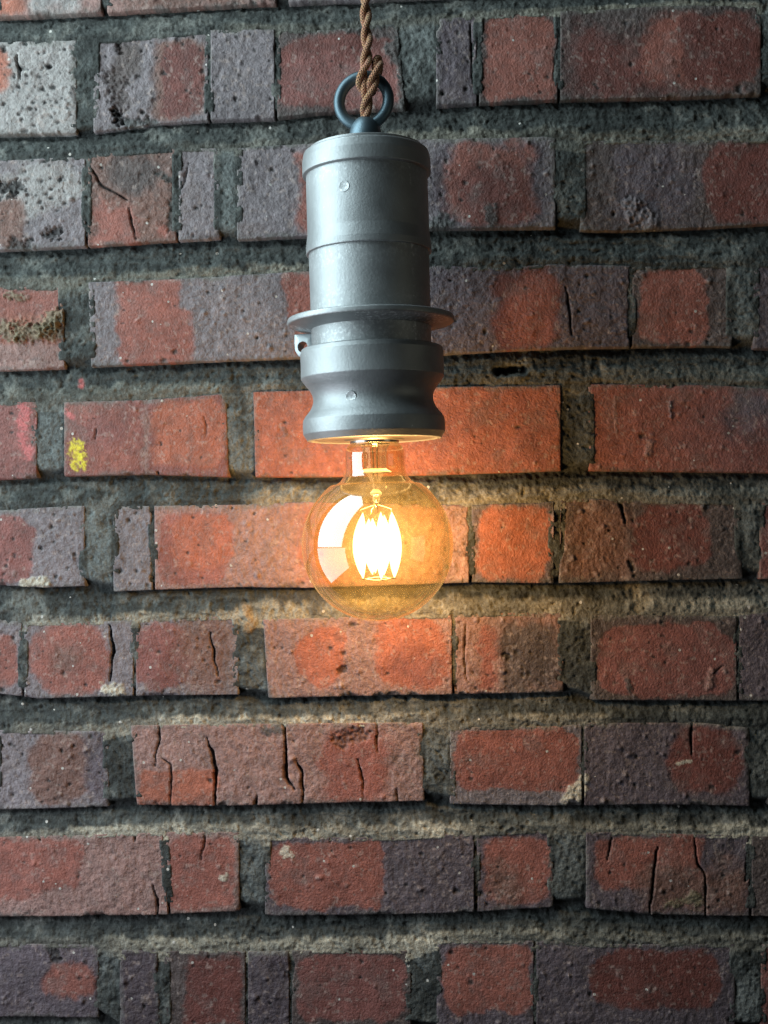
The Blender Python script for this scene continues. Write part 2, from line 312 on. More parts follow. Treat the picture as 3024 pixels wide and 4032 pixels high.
# row 6
brick(6, -700, -560, 'gy'); brick(6, -540, 330, 'gy', [(-400,2020,136,2305,'cr',10,60)], 1.6, 1.5, 0.3)
brick(6, (448,452), 594, 'gy', [], 1.8, 1.4, 0.2)
brick(6, (612,618), 1846, 'pk', [(625,2000,915,2310,'rd',14,40),(680,2010,922,2240,'or_',12,40),(1180,1990,1400,2310,'or_',120,60)], 0.9, 0.7, 0.6)
brick(6, 1858, 2176, 'pu', [(1865,1990,2170,2290,'or_',14,50)], 0.6, 0.6, 0.3); brick(6, (2212,2206), (2905,2920), 'dk', [(2215,1980,2480,2290,'br',60,60),(2490,1975,2790,2255,'dr',14,60)], 0.9, 1.7, 0.2)
brick(6, 2995, 3600, 'cr')
# row 7
brick(7, -700, -330, 'gy'); brick(7, -310, 88, 'gy', [(-300,2480,78,2720,'rd',10,60)], 1.0, 1.0, 0.2)
brick(7, 94, 528, 'gy', [(106,2442,440,2738,'rd',14,110),(215,2535,330,2640,'br',40,50)], 0.7, 0.7, 0.2)
brick(7, 534, 934, 'gy', [(500,2435,775,2732,'cr',12,110),(700,2430,930,2740,'br',80,60)], 1.4, 1.4, 0)
brick(7, (1040,1062), 1780, 'pk', [(1165,2455,1372,2710,'or_',9,90),(1475,2420,1768,2720,'or_',14,70),(1520,2550,1760,2700,'rd',50,60)], 0.9, 0.7, 0.5)
brick(7, 1790, 2214, 'pk', [(1880,2460,1970,2720,'rd',16,30),(1960,2440,2214,2730,'dk',40,50)], 1.5, 1.2, 0)
brick(7, 2330, 2900, 'dk', [(2340,2445,2902,2745,'cr',9,90)], 0.8, 0.8, 0.4); brick(7, 2912, 3600, 'pu', [], 1.0, 1.4, 0.2)
# row 8
brick(8, -700, -20, 'dk'); brick(8, -8, 424, 'gy', [(108,2880,360,3172,'br',12,60),(340,2870,424,3180,'pu',30,30)], 1.6, 1.6, 0)
brick(8, (520,545), (1660,1666), 'pk', [(545,3025,862,3180,'or_',9,10),(1270,2850,1535,3180,'rd',30,60),(1260,2960,1400,3010,'rd',30,20)], 0.5, 0.7, 0.8, 'pinkish brick split by long black cracks')
brick(8, 1776, 2292, 'gy', [(1786,2862,2284,3118,'rd',8,60)], 0.6, 0.5, 0.3)
brick(8, 2300, 2946, 'dp', [(2300,2845,2946,3180,'pu',10,5),(2610,2860,2935,3140,'dr',24,90)], 0.8, 1.2, 0.8); brick(8, 3030, 3700, 'dk')
# row 9
brick(9, -700, -560, 'dk'); brick(9, -540, (640,645), 'pk', [(-500,3290,330,3500,'rd',9,30),(-500,3400,180,3535,'rd',14,40)], 0.5, 0.9, 0.8)
brick(9, (650,690), 938, 'pk', [(655,3290,930,3580,'rd',10,30)], 0.5, 0.5, 0.6)
brick(9, 1048, 1864, 'pu', [(1062,3302,1512,3582,'rd',8,40)], 0.8, 1.0, 0.4)
brick(9, 1880, 2174, 'pu', [(1895,3280,2165,3560,'rd',14,50),(1910,3390,2060,3560,'br',50,50)], 0.8, 0.6, 0)
brick(9, 2312, 2948, 'pu', [(2325,3285,2780,3505,'rd',12,50),(2500,3400,2948,3600,'br',60,60)], 0.8, 0.7, 0.5); brick(9, 2962, 3700, 'dk', [], 1, 1, 0.3)
# row 10
brick(10, -700, -330, 'dk'); brick(10, -310, 384, 'pu', [(170,3790,375,3935,'rd',14,50)], 1.0, 1.6, 0.2)
brick(10, 477, (618,630), 'dp', [], 0.8, 2.0, 0.7); brick(10, (650,655), 968, 'dk', [(720,3755,966,4050,'dr',16,30)], 0.7, 0.6, 0)
brick(10, 976, 1138, 'pu', [(976,3740,1138,4060,'dp',200,10)], 1.0, 2.2, 0.6); brick(10, 1152, 1614, 'dk', [(1166,3752,1608,4022,'cr',8,40)], 0.6, 0.5, 0.2)
brick(10, 1724, 2104, 'pu', [(1745,3718,2098,3990,'rd',9,50)], 0.6, 0.6, 0.4); brick(10, 2110, 2890, 'pu', [(2318,3742,2850,3975,'dr',10,80)], 0.8, 1.2, 0.2); brick(10, 3000, 3650, 'cr')
# courses outside the picture
for rr, off in ((0, -480), (11, -330)):
    x = off - 200
    k = 0
    while x < 3600:
        L_ = (620, 1180)[k % 2]; brick(rr, x, x + L_, ('gy', 'rd', 'cr', 'pk')[k % 4]); x += L_ + 70; k += 1
for b in B: b['xl'] = (max(b['xl'][0], -640), max(b['xl'][1], -640)); b['xr'] = (min(b['xr'][0], 3660), min(b['xr'][1], 3660))
B = [b for b in B if b['xr'][0] - b['xl'][0] > 60]
for b in B: b['tl'] = b['tr'] = False
for b in B:                                          # bricks that touch: their skins meet with hardly any mortar between
    for c in B:
        if b['row'] == c['row'] and -2 < c['xl'][0] - b['xr'][0] < 22 and not b['tr']:
            b['tr'] = c['tl'] = True
            m0, m1 = [(b['xr'][k] + c['xl'][k]) / 2 for k in (0, 1)]
            b['xr'] = (m0 - 1, m1 - 1); c['xl'] = (m0 + 1, m1 + 1)

# cracks (points, width, depth mm)
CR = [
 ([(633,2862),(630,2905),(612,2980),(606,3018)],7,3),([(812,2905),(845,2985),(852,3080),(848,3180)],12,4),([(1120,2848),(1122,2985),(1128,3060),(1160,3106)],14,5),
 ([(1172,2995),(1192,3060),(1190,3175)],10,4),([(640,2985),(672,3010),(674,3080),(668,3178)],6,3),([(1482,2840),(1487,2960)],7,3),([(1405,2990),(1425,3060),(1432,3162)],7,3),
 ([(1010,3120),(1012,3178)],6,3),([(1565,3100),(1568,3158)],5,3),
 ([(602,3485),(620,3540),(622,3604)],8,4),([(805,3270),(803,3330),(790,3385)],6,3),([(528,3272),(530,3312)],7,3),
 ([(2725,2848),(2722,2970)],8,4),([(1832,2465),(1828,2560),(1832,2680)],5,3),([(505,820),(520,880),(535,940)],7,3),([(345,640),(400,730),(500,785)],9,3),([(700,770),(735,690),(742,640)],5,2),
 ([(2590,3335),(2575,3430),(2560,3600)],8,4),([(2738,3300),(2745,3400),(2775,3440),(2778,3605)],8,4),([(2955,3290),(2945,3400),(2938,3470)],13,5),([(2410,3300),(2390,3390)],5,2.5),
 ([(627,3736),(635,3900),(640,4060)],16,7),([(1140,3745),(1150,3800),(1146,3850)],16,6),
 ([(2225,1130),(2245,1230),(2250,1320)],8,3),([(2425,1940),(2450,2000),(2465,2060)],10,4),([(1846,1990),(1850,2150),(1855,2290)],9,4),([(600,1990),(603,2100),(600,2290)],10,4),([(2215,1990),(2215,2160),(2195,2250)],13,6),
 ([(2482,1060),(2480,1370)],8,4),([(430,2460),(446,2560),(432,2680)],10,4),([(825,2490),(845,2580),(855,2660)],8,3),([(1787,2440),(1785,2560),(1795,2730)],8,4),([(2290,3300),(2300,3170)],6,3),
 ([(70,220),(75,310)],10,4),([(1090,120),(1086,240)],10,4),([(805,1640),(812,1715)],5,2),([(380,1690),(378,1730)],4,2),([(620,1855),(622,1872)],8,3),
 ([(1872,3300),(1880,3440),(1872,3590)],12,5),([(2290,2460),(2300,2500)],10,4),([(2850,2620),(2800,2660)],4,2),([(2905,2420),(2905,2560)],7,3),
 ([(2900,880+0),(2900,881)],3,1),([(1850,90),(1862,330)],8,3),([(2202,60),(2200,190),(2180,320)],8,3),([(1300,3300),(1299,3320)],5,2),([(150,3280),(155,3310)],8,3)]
# smears of mortar, chalk and crust on the brick faces, and dark hollows (polyline, half width, colour, rise mm, roughness)
SM = [
 ([(95,1610),(92,1700),(100,1760),(128,1795)],22,'pinkchalk',0.1,14),([(248,1600),(262,1625),(292,1648)],11,'pinkchalk',0.1,8),([(150,1660),(170,1690)],14,'pinkchalk',0.1,10),
 ([(300,1758),(305,1825)],26,'yel',0.1,18),([(325,1770),(325,1835)],12,'yel',0.1,12),([(170,1832),(176,1830)],6,'yel',0.1,4),
 ([(175,1290),(235,1250)],34,'lich',2.4,22),([(80,1300),(170,1310),(240,1300)],32,'lich',2.2,24),([(30,1170),(90,1165)],14,'lich',1.5,14),([(0,1290),(60,1330)],24,'lich',1.2,24),
 ([(1612,110),(1580,165),(1540,200),(1592,262),(1604,340),(1592,430)],30,'mo',1.2,14),([(1200,112),(1400,106),(1600,92)],14,'mo',0.6,16),([(850,585),(1100,578)],8,'mo',0.5,9),([(1700,920),(1740,880)],40,'mo',0.8,20),([(1930,830),(1935,870)],26,'mo',0.5,14),([(1120,1690),(1128,1715)],9,'br',0.6,5),
 ([(2480,800),(2500,840),(2560,870)],34,'gy',1.6,22),([(2620,3560),(2740,3540)],14,'lich',0.4,14),([(2735,3535),(2740,3550)],26,'lich',0.5,18),([(1125,3355),(1132,3362)],18,'pale',0.4,14),([(880,3455),(884,3458)],14,'pale',0.4,10),
 ([(1340,2915),(1420,2890)],30,'br',-1.5,20),([(2225,3150),(2300,3060),(2285,3140)],16,'pale',0.8,12),([(2800,2650),(2790,2700)],14,'pk',1.0,8),([(2200,2000),(2188,2120)],14,'pk',1.6,8),
 ([(420,2715),(470,2720)],22,'pale',1.2,14),([(100,2300),(175,2290)],20,'pale',1.0,12),([(520,1100),(560,1085)],20,'mo',0.5,14),([(960,2560),(1000,2640)],16,'mo',0.4,14),([(1100,2870),(1050,2880)],20,'mo',0.3,14),
 ([(205,3740),(220,3770)],22,'hole',-1.0,10),([(2470,2680),(2480,2720)],12,'mo',0.4,8),([(620,680),(690,720),(670,900)],14,'mo',-1.0,12),([(465,150),(470,200)],14,'dk',-2.4,12),([(455,300),(475,400)],40,'dk',-1.6,26),([(450,430),(468,480)],15,'hole',-3.0,10),([(500,485),(600,478)],15,'mo',-1.5,14),
 ([(2480,2215),(2490,2240)],10,'hole',-1.5,6),([(1990,2580),(2000,2590)],12,'hole',-1.5,8),([(1345,2640),(1355,2635)],14,'hole',-1.5,8),([(2650,3010),(2720,2995)],5,'pale',0.2,5),
 ([(2420,1560),(2425,1700)],5,'pk',0.3,5),([(2560,1740),(2550,1790)],12,'pk',0.8,9),([(2640,1590),(2640,1640)],6,'pu',0.8,5),
 ([(0,735),(60,745)],30,'hole',-2.5,20),([(200,920),(220,915)],26,'hole',-2.0,16),([(60,965),(110,960)],22,'hole',-1.5,16)]

wall = bpy.data.objects.new('brick_wall', None); COL.objects.link(wall)
wall.location = tuple(to_wall(np.array([1512.0]), np.array([4600.0]), np.array([0.0]))[0])
wall['label'] = 'old wall of mottled red and grey bricks with dark recessed mortar, behind the lamp'; wall['category'] = 'wall'
WLOC = np.array(wall.location)

def rbox(x, y, x0, y0, x1, y1, r):
    """signed distance, positive inside, to a rounded rectangle"""
    r = min(r, (x1 - x0) / 2, (y1 - y0) / 2)
    qx = np.abs(x - (x0 + x1) / 2) - (x1 - x0) / 2 + r; qy = np.abs(y - (y0 + y1) / 2) - (y1 - y0) / 2 + r
    return -(np.hypot(np.maximum(qx, 0), np.maximum(qy, 0)) + np.minimum(np.maximum(qx, qy), 0) - r)

rng = np.random.default_rng(7)
def build_brick(i, b):
    row = b['row']; xl, xr = b['xl'], b['xr']
    inside = xr[0] > -40 and xl[0] < 3064 and 1 <= row <= 10
    step = 4.6 if inside else 11.0
    wd = max(xr) - min(xl); ht = 330
    nx = int(wd / step) + 2; ny = int(ht / step) + 2
    s, t = np.meshgrid(np.linspace(0, 1, nx), np.linspace(0, 1, ny))
    gl, gr_ = 9 * (not b['tl']), 9 * (not b['tr'])
    L_ = xl[0] - gl + (xl[1] - xl[0]) * t; R_ = xr[0] + gr_ + (xr[1] - xr[0]) * t
    x = L_ + (R_ - L_) * s
    top, bot = Tr(row, x), Br(row, x); y = top + (bot - top) * t
    # distance to the arrises, with worn corners and a ragged outline
    dl, dr_, dt, db = (x - L_), (R_ - x), (y - top), (bot - y)
    dl = dl + (17.0 + 9 * fbm(x, y, 50, 77, 3)) * b['tl']; dr_ = dr_ + (17.0 + 9 * fbm(x, y, 50, 78, 3)) * b['tr']
    dx = np.minimum(dl, dr_); dy = np.minimum(dt, db); r = 26.0
    qx, qy = np.maximum(r - dx, 0), np.maximum(r - dy, 0)
    d = np.where((qx > 0) & (qy > 0), r - np.hypot(qx, qy), np.minimum(dx, dy))
    sd = i * 31 + 5
    rag = fbm(x, y, 70, sd, 4, 0.6)
    d2 = d + 1.0 + 10.5 * rag + 3.0 * fbm(x, y, 14, sd + 1, 2)
    chip = sstep(0.28, 0.85, fbm(x, y, 95, sd + 2, 4, 0.6)) * sstep(58, 0, d)
    d2 = d2 - 20 * chip
    fall = np.where(dx < dy, 15.0, np.where(db < dt, 9.0, 12.0))
    edge = 1 - sstep(-4, 1, d2 / fall)
    # red fired faces and their grey skins
    wob = 15 * fbm(x, y, 75, sd + 3, 3) + 5 * fbm(x, y, 14, sd + 4, 2)
    col = np.empty(x.shape + (3,)); col[:] = C[b['base']]
    red = np.zeros_like(x)
    for (x0, y0, x1, y1, key, soft, rd) in b['patches']:
        sdf = rbox(x, y, x0 + 6, y0 + 6, x1 - 6, y1 - 6, rd * 1.4) + wob * (1.0 + soft / 40); m = 0.84 * sstep(-soft * 0.8, soft * 0.8, sdf) + 0.16 * sstep(-soft - 25, soft + 40, sdf)
        col = mixc(col, C[key], m)
        isred = 1.0 if key in ('or_', 'rd', 'cr', 'dr') else 0.0
        red = red + (isred - red) * m
    if b['base'] in ('or_', 'rd', 'cr'): red = np.maximum(red, 0.8)
    # mottling
    m1 = fbm(x, y, 110, sd + 6, 4); m2 = fbm(x, y, 26, sd + 7, 3); m3 = fbm(x, y, 9, sd + 8, 2)
    tint = rng.uniform(0.93, 1.07)
    col = col * (tint * (1 + 0.16 * m1 + 0.10 * m2 + 0.08 * m3))[..., None]
    hz = sstep(0.15, 0.8, fbm(x, y, 75, sd + 9, 4, 0.6)); col = mixc(col, (0.17, 0.13, 0.12), 0.35 * hz)
    sp = sstep(0.55, 0.8, fbm(x, y, 12, sd + 10, 2)); col = mixc(col, (0.10, 0.07, 0.065), 0.45 * sp * (1 - 0.4 * red))
    lt = sstep(0.62, 0.85, fbm(x, y, 16, sd + 12, 2)); col = mixc(col, (0.42, 0.33, 0.29), 0.35 * lt)
    gr = 1 - red
    # height in mm
    h = b['h'] + 0.55 * fbm(x, y, 150, sd + 13, 2) + (0.15 + 0.20 * gr) * fbm(x, y, 34, sd + 14, 3) + (0.08 + 0.20 * gr) * fbm(x, y, 11, sd + 15, 2) + 0.16 * sp * -1.0
    h = h + (s - 0.5) * rng.uniform(-0.8, 0.8) + (t - 0.5) * rng.uniform(-0.8, 0.8)
    if inside:
        area_ = wd * ht / 1e5
        for kind, n in ((-1, int(8 * area_ * b['pit'] ** 1.4)), (1, int(10 * area_ * b['nod']))):
            for _ in range(n):
                px_, py_ = rng.uniform(min(xl) + 12, max(xr) - 12), rng.uniform(top.min() + 12, bot.max() - 12)
                rad = rng.gamma(3.0, 1.7) + 3.5; rad = min(rad, 15)
                j0, j1 = np.searchsorted(x[0], [px_ - 3 * rad - 20, px_ + 3 * rad + 20]); k0 = int((py_ - 3 * rad - top.min() - 20) / ht * ny); k1 = int((py_ + 3 * rad - top.min() + 30) / ht * ny)
                sl = (slice(max(k0, 0), max(k1, 1)), slice(max(j0, 0), max(j1, 1)))
                if x[sl].size == 0: continue
                dd = np.hypot((x[sl] - px_) * rng.uniform(0.7, 1.3), y[sl] - py_) + 2.5 * m3[sl]
                g = sstep(rad, rad * 0.25, dd)
                amp = rng.uniform(0.5, 1.0) * rad * 0.13 * (0.55 + 0.45 * gr[sl])
                h[sl] += kind * amp * g
                if kind < 0: col[sl] = mixc(col[sl], (0.022, 0.02, 0.02), 0.85 * g)
                elif rng.random() < 0.4: col[sl] = mixc(col[sl], (0.34, 0.27, 0.25), 0.3 * g)
    x0_, x1_, y0_, y1_ = x.min() - 30, x.max() + 30, y.min() - 30, y.max() + 30
    for pts, hw, key, rise, rg in SM:
        if not any(x0_ < p[0] < x1_ and y0_ < p[1] < y1_ for p in pts): continue
        dd, _ = seg_dist(x, y, pts)
        m = sstep(hw * 0.35, -hw * 0.35, dd - hw + rg * fbm(x, y, 16, sd + 20, 3, 0.7) * 1.1)
        chalk = key in ('pinkchalk', 'yel')
        mk = m * (0.35 + 0.65 * sstep(-0.6, 0.3, m3 + m2 * 0.5) if chalk else 1.0)
        if key == 'pinkchalk': mk = mk * 1.0
        col = mixc(col, C[key], mk * ({'yel': 0.66, 'pinkchalk': 0.6}.get(key, 0.8))); h = h + rise * m * (1 + 0.6 * m3)
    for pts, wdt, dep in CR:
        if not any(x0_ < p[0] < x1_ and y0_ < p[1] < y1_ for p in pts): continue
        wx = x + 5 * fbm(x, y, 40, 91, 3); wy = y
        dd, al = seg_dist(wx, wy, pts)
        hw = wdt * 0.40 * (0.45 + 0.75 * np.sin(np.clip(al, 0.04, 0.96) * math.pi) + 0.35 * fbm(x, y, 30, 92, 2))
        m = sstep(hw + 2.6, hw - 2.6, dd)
        h = h - dep * m; col = mixc(col, C['hole'], 0.92 * m)  # near-black paints the shade deep inside the crack
    # worn arris: mortar and soot caught on it
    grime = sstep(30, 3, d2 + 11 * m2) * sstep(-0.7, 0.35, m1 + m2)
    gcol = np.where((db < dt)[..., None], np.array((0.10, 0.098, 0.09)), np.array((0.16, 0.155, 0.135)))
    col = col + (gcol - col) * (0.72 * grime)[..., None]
    h = h - 5.0 * edge
    # border skirt so that the brick has sides
    h[0, :] = h[-1, :] = -15; h[:, 0] = h[:, -1] = -15
    co = to_wall(x, y, h * 0.001) - WLOC
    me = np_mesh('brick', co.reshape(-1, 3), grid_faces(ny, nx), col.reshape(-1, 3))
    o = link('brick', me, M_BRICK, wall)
    if b['label']: o['label'] = b['label']
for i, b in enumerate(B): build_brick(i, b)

def build_mortar():
    step = 5.0
    xs = np.concatenate([np.arange(-660, -30, 11.0), np.arange(-30, 3054, step), np.arange(3054, 3680, 11.0)])
    ys = np.concatenate([np.arange(-800, -30, 11.0), np.arange(-30, 4062, step), np.arange(4062, 4470, 11.0)])
    x, y = np.meshgrid(xs, ys)
    n1 = fbm(x, y, 60, 301, 4, 0.6)
    bed = np.zeros_like(x); t = np.full_like(x, 0.5); gap = np.full(x.shape, -1)
    din = np.full_like(x, -200.0)                       # distance inside a brick
    for i in range(len(ROWS) - 1):
        b0, t1 = Br(i, x), Tr(i + 1, x)
        tt = (y - b0) / np.maximum(t1 - b0, 20)
        m = (tt > -0.9) & (tt < 1.9)
        w_ = sstep(-0.45, 0.0, tt) * sstep(1.35, 1.0, tt)
        up = m & (w_ >= bed)
        t = np.where(up, np.clip(tt, 0, 1), t); gap = np.where(up & (w_ > 0), i, gap); bed = np.where(up, w_, bed)
    for b in B:
        x0, x1 = min(b['xl']) - 40, max(b['xr']) + 40
        j0, j1 = np.searchsorted(xs, [x0, x1]); yt, yb = ROWS[b['row']]['T'][:, 1].min() - 40, ROWS[b['row']]['B'][:, 1].max() + 40
        k0, k1 = np.searchsorted(ys, [yt, yb]); sl = (slice(k0, k1), slice(j0, j1))
        X, Y = x[sl], y[sl]; top, bot = Tr(b['row'], X), Br(b['row'], X); f = np.clip((Y - top) / (bot - top), 0, 1)
        d = np.minimum(np.minimum(X - (b['xl'][0] + (b['xl'][1] - b['xl'][0]) * f), (b['xr'][0] + (b['xr'][1] - b['xr'][0]) * f) - X), np.minimum(Y - top, bot - Y))
        din[sl] = np.maximum(din[sl], d)
    # joint section: deep under the brick above, sloping out to a ridge on the brick below
    tw = np.clip(t + 0.10 * n1 + 0.05 * fbm(x, y, 18, 302, 3), 0, 1)
    hb = -6.6 + 3.9 * sstep(0.0, 0.24, tw) + 3.1 * sstep(0.30, 0.85, tw) - 0.4 * sstep(0.93, 1.0, tw)
    hv = 0.15 + 0.9 * fbm(x, y, 90, 303, 3)
    h = hv + (hb - hv) * sstep(0, 1, bed)
    h = h + 0.45 * n1 + 0.42 * fbm(x, y, 22, 304, 3, 0.65) + 0.30 * fbm(x, y, 9, 305, 2)
    trowel = fbm(x * 0.16, y, 15, 330, 3, 0.6); h = h + 0.4 * trowel * bed
    pit = sstep(0.5, 0.85, fbm(x, y, 20, 306, 2)); h = h - 1.0 * pit
    # pigment and painted joint shade
    col = np.empty(x.shape + (3,)); col[:] = C['mo']
    m1, m2 = fbm(x, y, 130, 310, 4, 0.6), fbm(x, y, 30, 311, 3, 0.6)
    col = col * (1 + 0.30 * m1 + 0.22 * m2 + 0.30 * trowel * bed)[..., None]
    col = mixc(col, (0.19, 0.19, 0.17), 0.5 * sstep(0.1, 0.8, m1 + 0.5 * m2))
    col = mixc(col, (0.024, 0.028, 0.030), 0.6 * sstep(0.35, 0.0, tw) * bed)  # shade under the brick above, painted along the top of the bed
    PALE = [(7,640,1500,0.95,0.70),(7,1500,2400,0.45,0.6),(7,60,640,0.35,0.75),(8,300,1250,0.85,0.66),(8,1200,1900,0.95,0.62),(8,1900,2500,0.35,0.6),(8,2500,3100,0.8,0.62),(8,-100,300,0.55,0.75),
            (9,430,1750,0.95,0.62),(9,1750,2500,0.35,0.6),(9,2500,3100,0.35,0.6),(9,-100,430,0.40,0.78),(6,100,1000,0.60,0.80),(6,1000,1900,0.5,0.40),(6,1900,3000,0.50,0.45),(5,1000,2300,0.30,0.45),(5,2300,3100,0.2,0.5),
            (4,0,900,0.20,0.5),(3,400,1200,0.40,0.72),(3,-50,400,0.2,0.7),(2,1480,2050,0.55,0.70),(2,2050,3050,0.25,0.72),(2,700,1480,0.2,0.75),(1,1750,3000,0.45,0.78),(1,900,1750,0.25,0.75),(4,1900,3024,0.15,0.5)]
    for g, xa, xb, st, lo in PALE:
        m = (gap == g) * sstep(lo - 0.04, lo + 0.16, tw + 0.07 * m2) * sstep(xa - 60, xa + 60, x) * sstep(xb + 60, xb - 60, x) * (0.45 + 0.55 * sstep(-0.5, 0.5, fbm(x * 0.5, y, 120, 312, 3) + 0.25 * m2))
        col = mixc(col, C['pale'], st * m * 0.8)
    # some perpends are a bluer grey cement
    vv = (1 - sstep(0, 1, bed)) * sstep(-8, -20, din)
    col = mixc(col, (0.15, 0.165, 0.160), 0.75 * vv * sstep(-0.35, 0.5, fbm(x, y, 330, 320, 2) + 0.4 * m2))
    # a hollow in the bed beside the fitting, and crust dropped from the joints
    dd, _ = seg_dist(x, y, [(1960, 1462), (2010, 1452), (2060, 1456)])
    m = sstep(26, 4, dd + 10 * m2); h = h - 7 * m; col = mixc(col, C['hole'], 0.85 * m)
    dd, _ = seg_dist(x, y, [(316, 1500), (320, 1515)]); col = mixc(col, C['pinkchalk'], 0.6 * sstep(18, 6, dd + 8 * m2))
    dd, _ = seg_dist(x, y, [(965, 2400), (985, 2440), (975, 2465)]); m = sstep(34, 8, dd + 12 * m2); col = mixc(col, (0.50, 0.34, 0.18), 0.45 * m); h = h + 1.8 * m
    dd, _ = seg_dist(x, y, [(1110, 2355), (1280, 2350), (1240, 2390)]); m = sstep(46, 10, dd + 20 * m2); col = mixc(col, (0.06, 0.06, 0.055), 0.8 * m)
    dd, _ = seg_dist(x, y, [(2490, 2300), (2530, 2370), (2510, 2390)]); m = sstep(40, 10, dd + 18 * m2); h = h - 2 * m; col = mixc(col, (0.34, 0.30, 0.22), 0.5 * m)
    h = h - 10 * sstep(16, 38, din)
    q = grid_faces(*x.shape)
    keep = (din.reshape(-1)[q] < 34).any(1)
    q = q[keep]
    used = np.zeros(x.size, bool); used[q.ravel()] = True
    idx = np.cumsum(used) - 1
    co = (to_wall(x, y, h * 0.001) - WLOC).reshape(-1, 3)[used]
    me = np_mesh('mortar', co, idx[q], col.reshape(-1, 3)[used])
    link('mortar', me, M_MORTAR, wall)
build_mortar()

# ------------------------------------------------------------------ lamp axis
PA, PB = at_depth(1444, 700), at_depth(1486, 2140)
UP = (PA - PB).normalized()
SC = DL / FPX
VIEW = (RC @ Vector((0, 0, 1))).normalized()             # towards the camera
FRONT = (VIEW - UP * VIEW.dot(UP)).normalized(); SIDE = UP.cross(-FRONT).normalized()
if SIDE.dot(RC @ Vector((1, 0, 0))) < 0: SIDE = -SIDE
LROT = Matrix((SIDE, -FRONT, UP)).transposed()           # local x = picture right, -y = towards camera, z = up the lamp
def axis_point(v):
    return PB + UP * ((2140 - v) * SC)
def Z(v, v0): return (v0 - v) * SC
def thing(name, label, cat, v0):
    o = bpy.data.objects.new(name, None); COL.objects.link(o)
    o.matrix_world = Matrix.Translation(axis_point(v0)) @ LROT.to_4x4()
    o['label'] = label; o['category'] = cat
    return o
def fillet(prof):
    """profile of (r, v, fillet radius) -> rounded list of (r, v)"""
    out = []
    n = len(prof)
    for i, p in enumerate(prof):
        f = p[2] if len(p) > 2 else 0
        if i in (0, n - 1): out.append((p[0], p[1])); continue
        P, A, Bn = Vector(p[:2]), Vector(prof[i - 1][:2]), Vector(prof[i + 1][:2])
        if f <= 0:
            bend = (P - A).angle(Bn - P)
            if bend > 0.3: out.append(tuple(P + (A - P).normalized() * min(1.2, (A - P).length * 0.4)))
            out.append((p[0], p[1]))
            if bend > 0.3: out.append(tuple(P + (Bn - P).normalized() * min(1.2, (Bn - P).length * 0.4)))
            continue
        a, b = (A - P), (Bn - P); la, lb = a.length, b.length; a.normalize(); b.normalize()
        ang = a.angle(b); tl = min(f / math.tan(ang / 2), la * 0.48, lb * 0.48)
        p0, p1 = P + a * tl, P + b * tl
        out.append(tuple(P + a * min(tl * 1.15, la * 0.5)))
        for k in range(7):
            u = k / 6; out.append(tuple(p0 * (1 - u) ** 2 + P * 2 * u * (1 - u) + p1 * u * u))
        out.append(tuple(P + b * min(tl * 1.15, lb * 0.5)))
    return out
def lathe(name, prof, v0, mat, parent, seg=144, wob=0.0):
    pr = fillet(prof)
    ang = np.linspace(0, 2 * math.pi, seg, endpoint=False)
    R = np.array([p[0] for p in pr]) * SC; H = np.array([Z(p[1], v0) for p in pr])
    rr = R[:, None] * (1 + wob * np.sin(3 * ang + 1)[None])
    co = np.stack([rr * np.cos(ang), rr * np.sin(ang), np.repeat(H[:, None], seg, 1)], -1)
    n = len(pr); i = np.arange(n * seg).reshape(n, seg); j = np.roll(i, -1, 1)
    q = np.stack([i[:-1], j[:-1], j[1:], i[1:]], -1).reshape(-1, 4)[:, ::-1]
    me = np_mesh(name, co.reshape(-1, 3), q)
    return link(name, me, mat, parent)
def tube_mesh(name, pts, rad, mat, parent, seg=16, closed=False, tangent_frame=None, inv=None):
    P = np.array([tuple(p) for p in pts], dtype=float); n = len(P)
    T = np.gradient(P, axis=0) if not closed else np.roll(P, -1, 0) - np.roll(P, 1, 0)
    T /= np.linalg.norm(T, axis=1)[:, None] + 1e-12
    N = np.zeros_like(P); ref = np.array((0.31, 0.95, 0.1)); ref = ref - T[0] * ref.dot(T[0]); N[0] = ref / np.linalg.norm(ref)
    for k in range(1, n):
        v = N[k - 1] - T[k] * N[k - 1].dot(T[k]); N[k] = v / np.linalg.norm(v)
    Bn = np.cross(T, N)
    rad = np.broadcast_to(np.asarray(rad, float), (n,))
    ns = seg + 1
    a = np.linspace(0, 2 * math.pi, ns)
    co = P[:, None] + rad[:, None, None] * (np.cos(a)[None, :, None] * N[:, None] + np.sin(a)[None, :, None] * Bn[:, None])
    i = np.arange(n * ns).reshape(n, ns)
    q = np.stack([i[:-1, :-1], i[1:, :-1], i[1:, 1:], i[:-1, 1:]], -1).reshape(-1, 4)
    if closed: q = np.concatenate([q, np.stack([i[-1, :-1], i[0, :-1], i[0, 1:], i[-1, 1:]], -1)])
    me = np_mesh(name, co.reshape(-1, 3), q)
    uvl = me.uv_layers.new(name='UVMap')
    arc = np.concatenate([[0], np.cumsum(np.linalg.norm(np.diff(P, axis=0), axis=1))])
    U = np.tile(a / (2 * math.pi), n); V = np.repeat(arc, ns)
    li = np.empty(len(me.loops), dtype=np.int32); me.loops.foreach_get('vertex_index', li)
    uvl.data.foreach_set('uv', np.stack([U[li], V[li]], -1).astype(np.float32).ravel())
    return link(name, me, mat, parent)

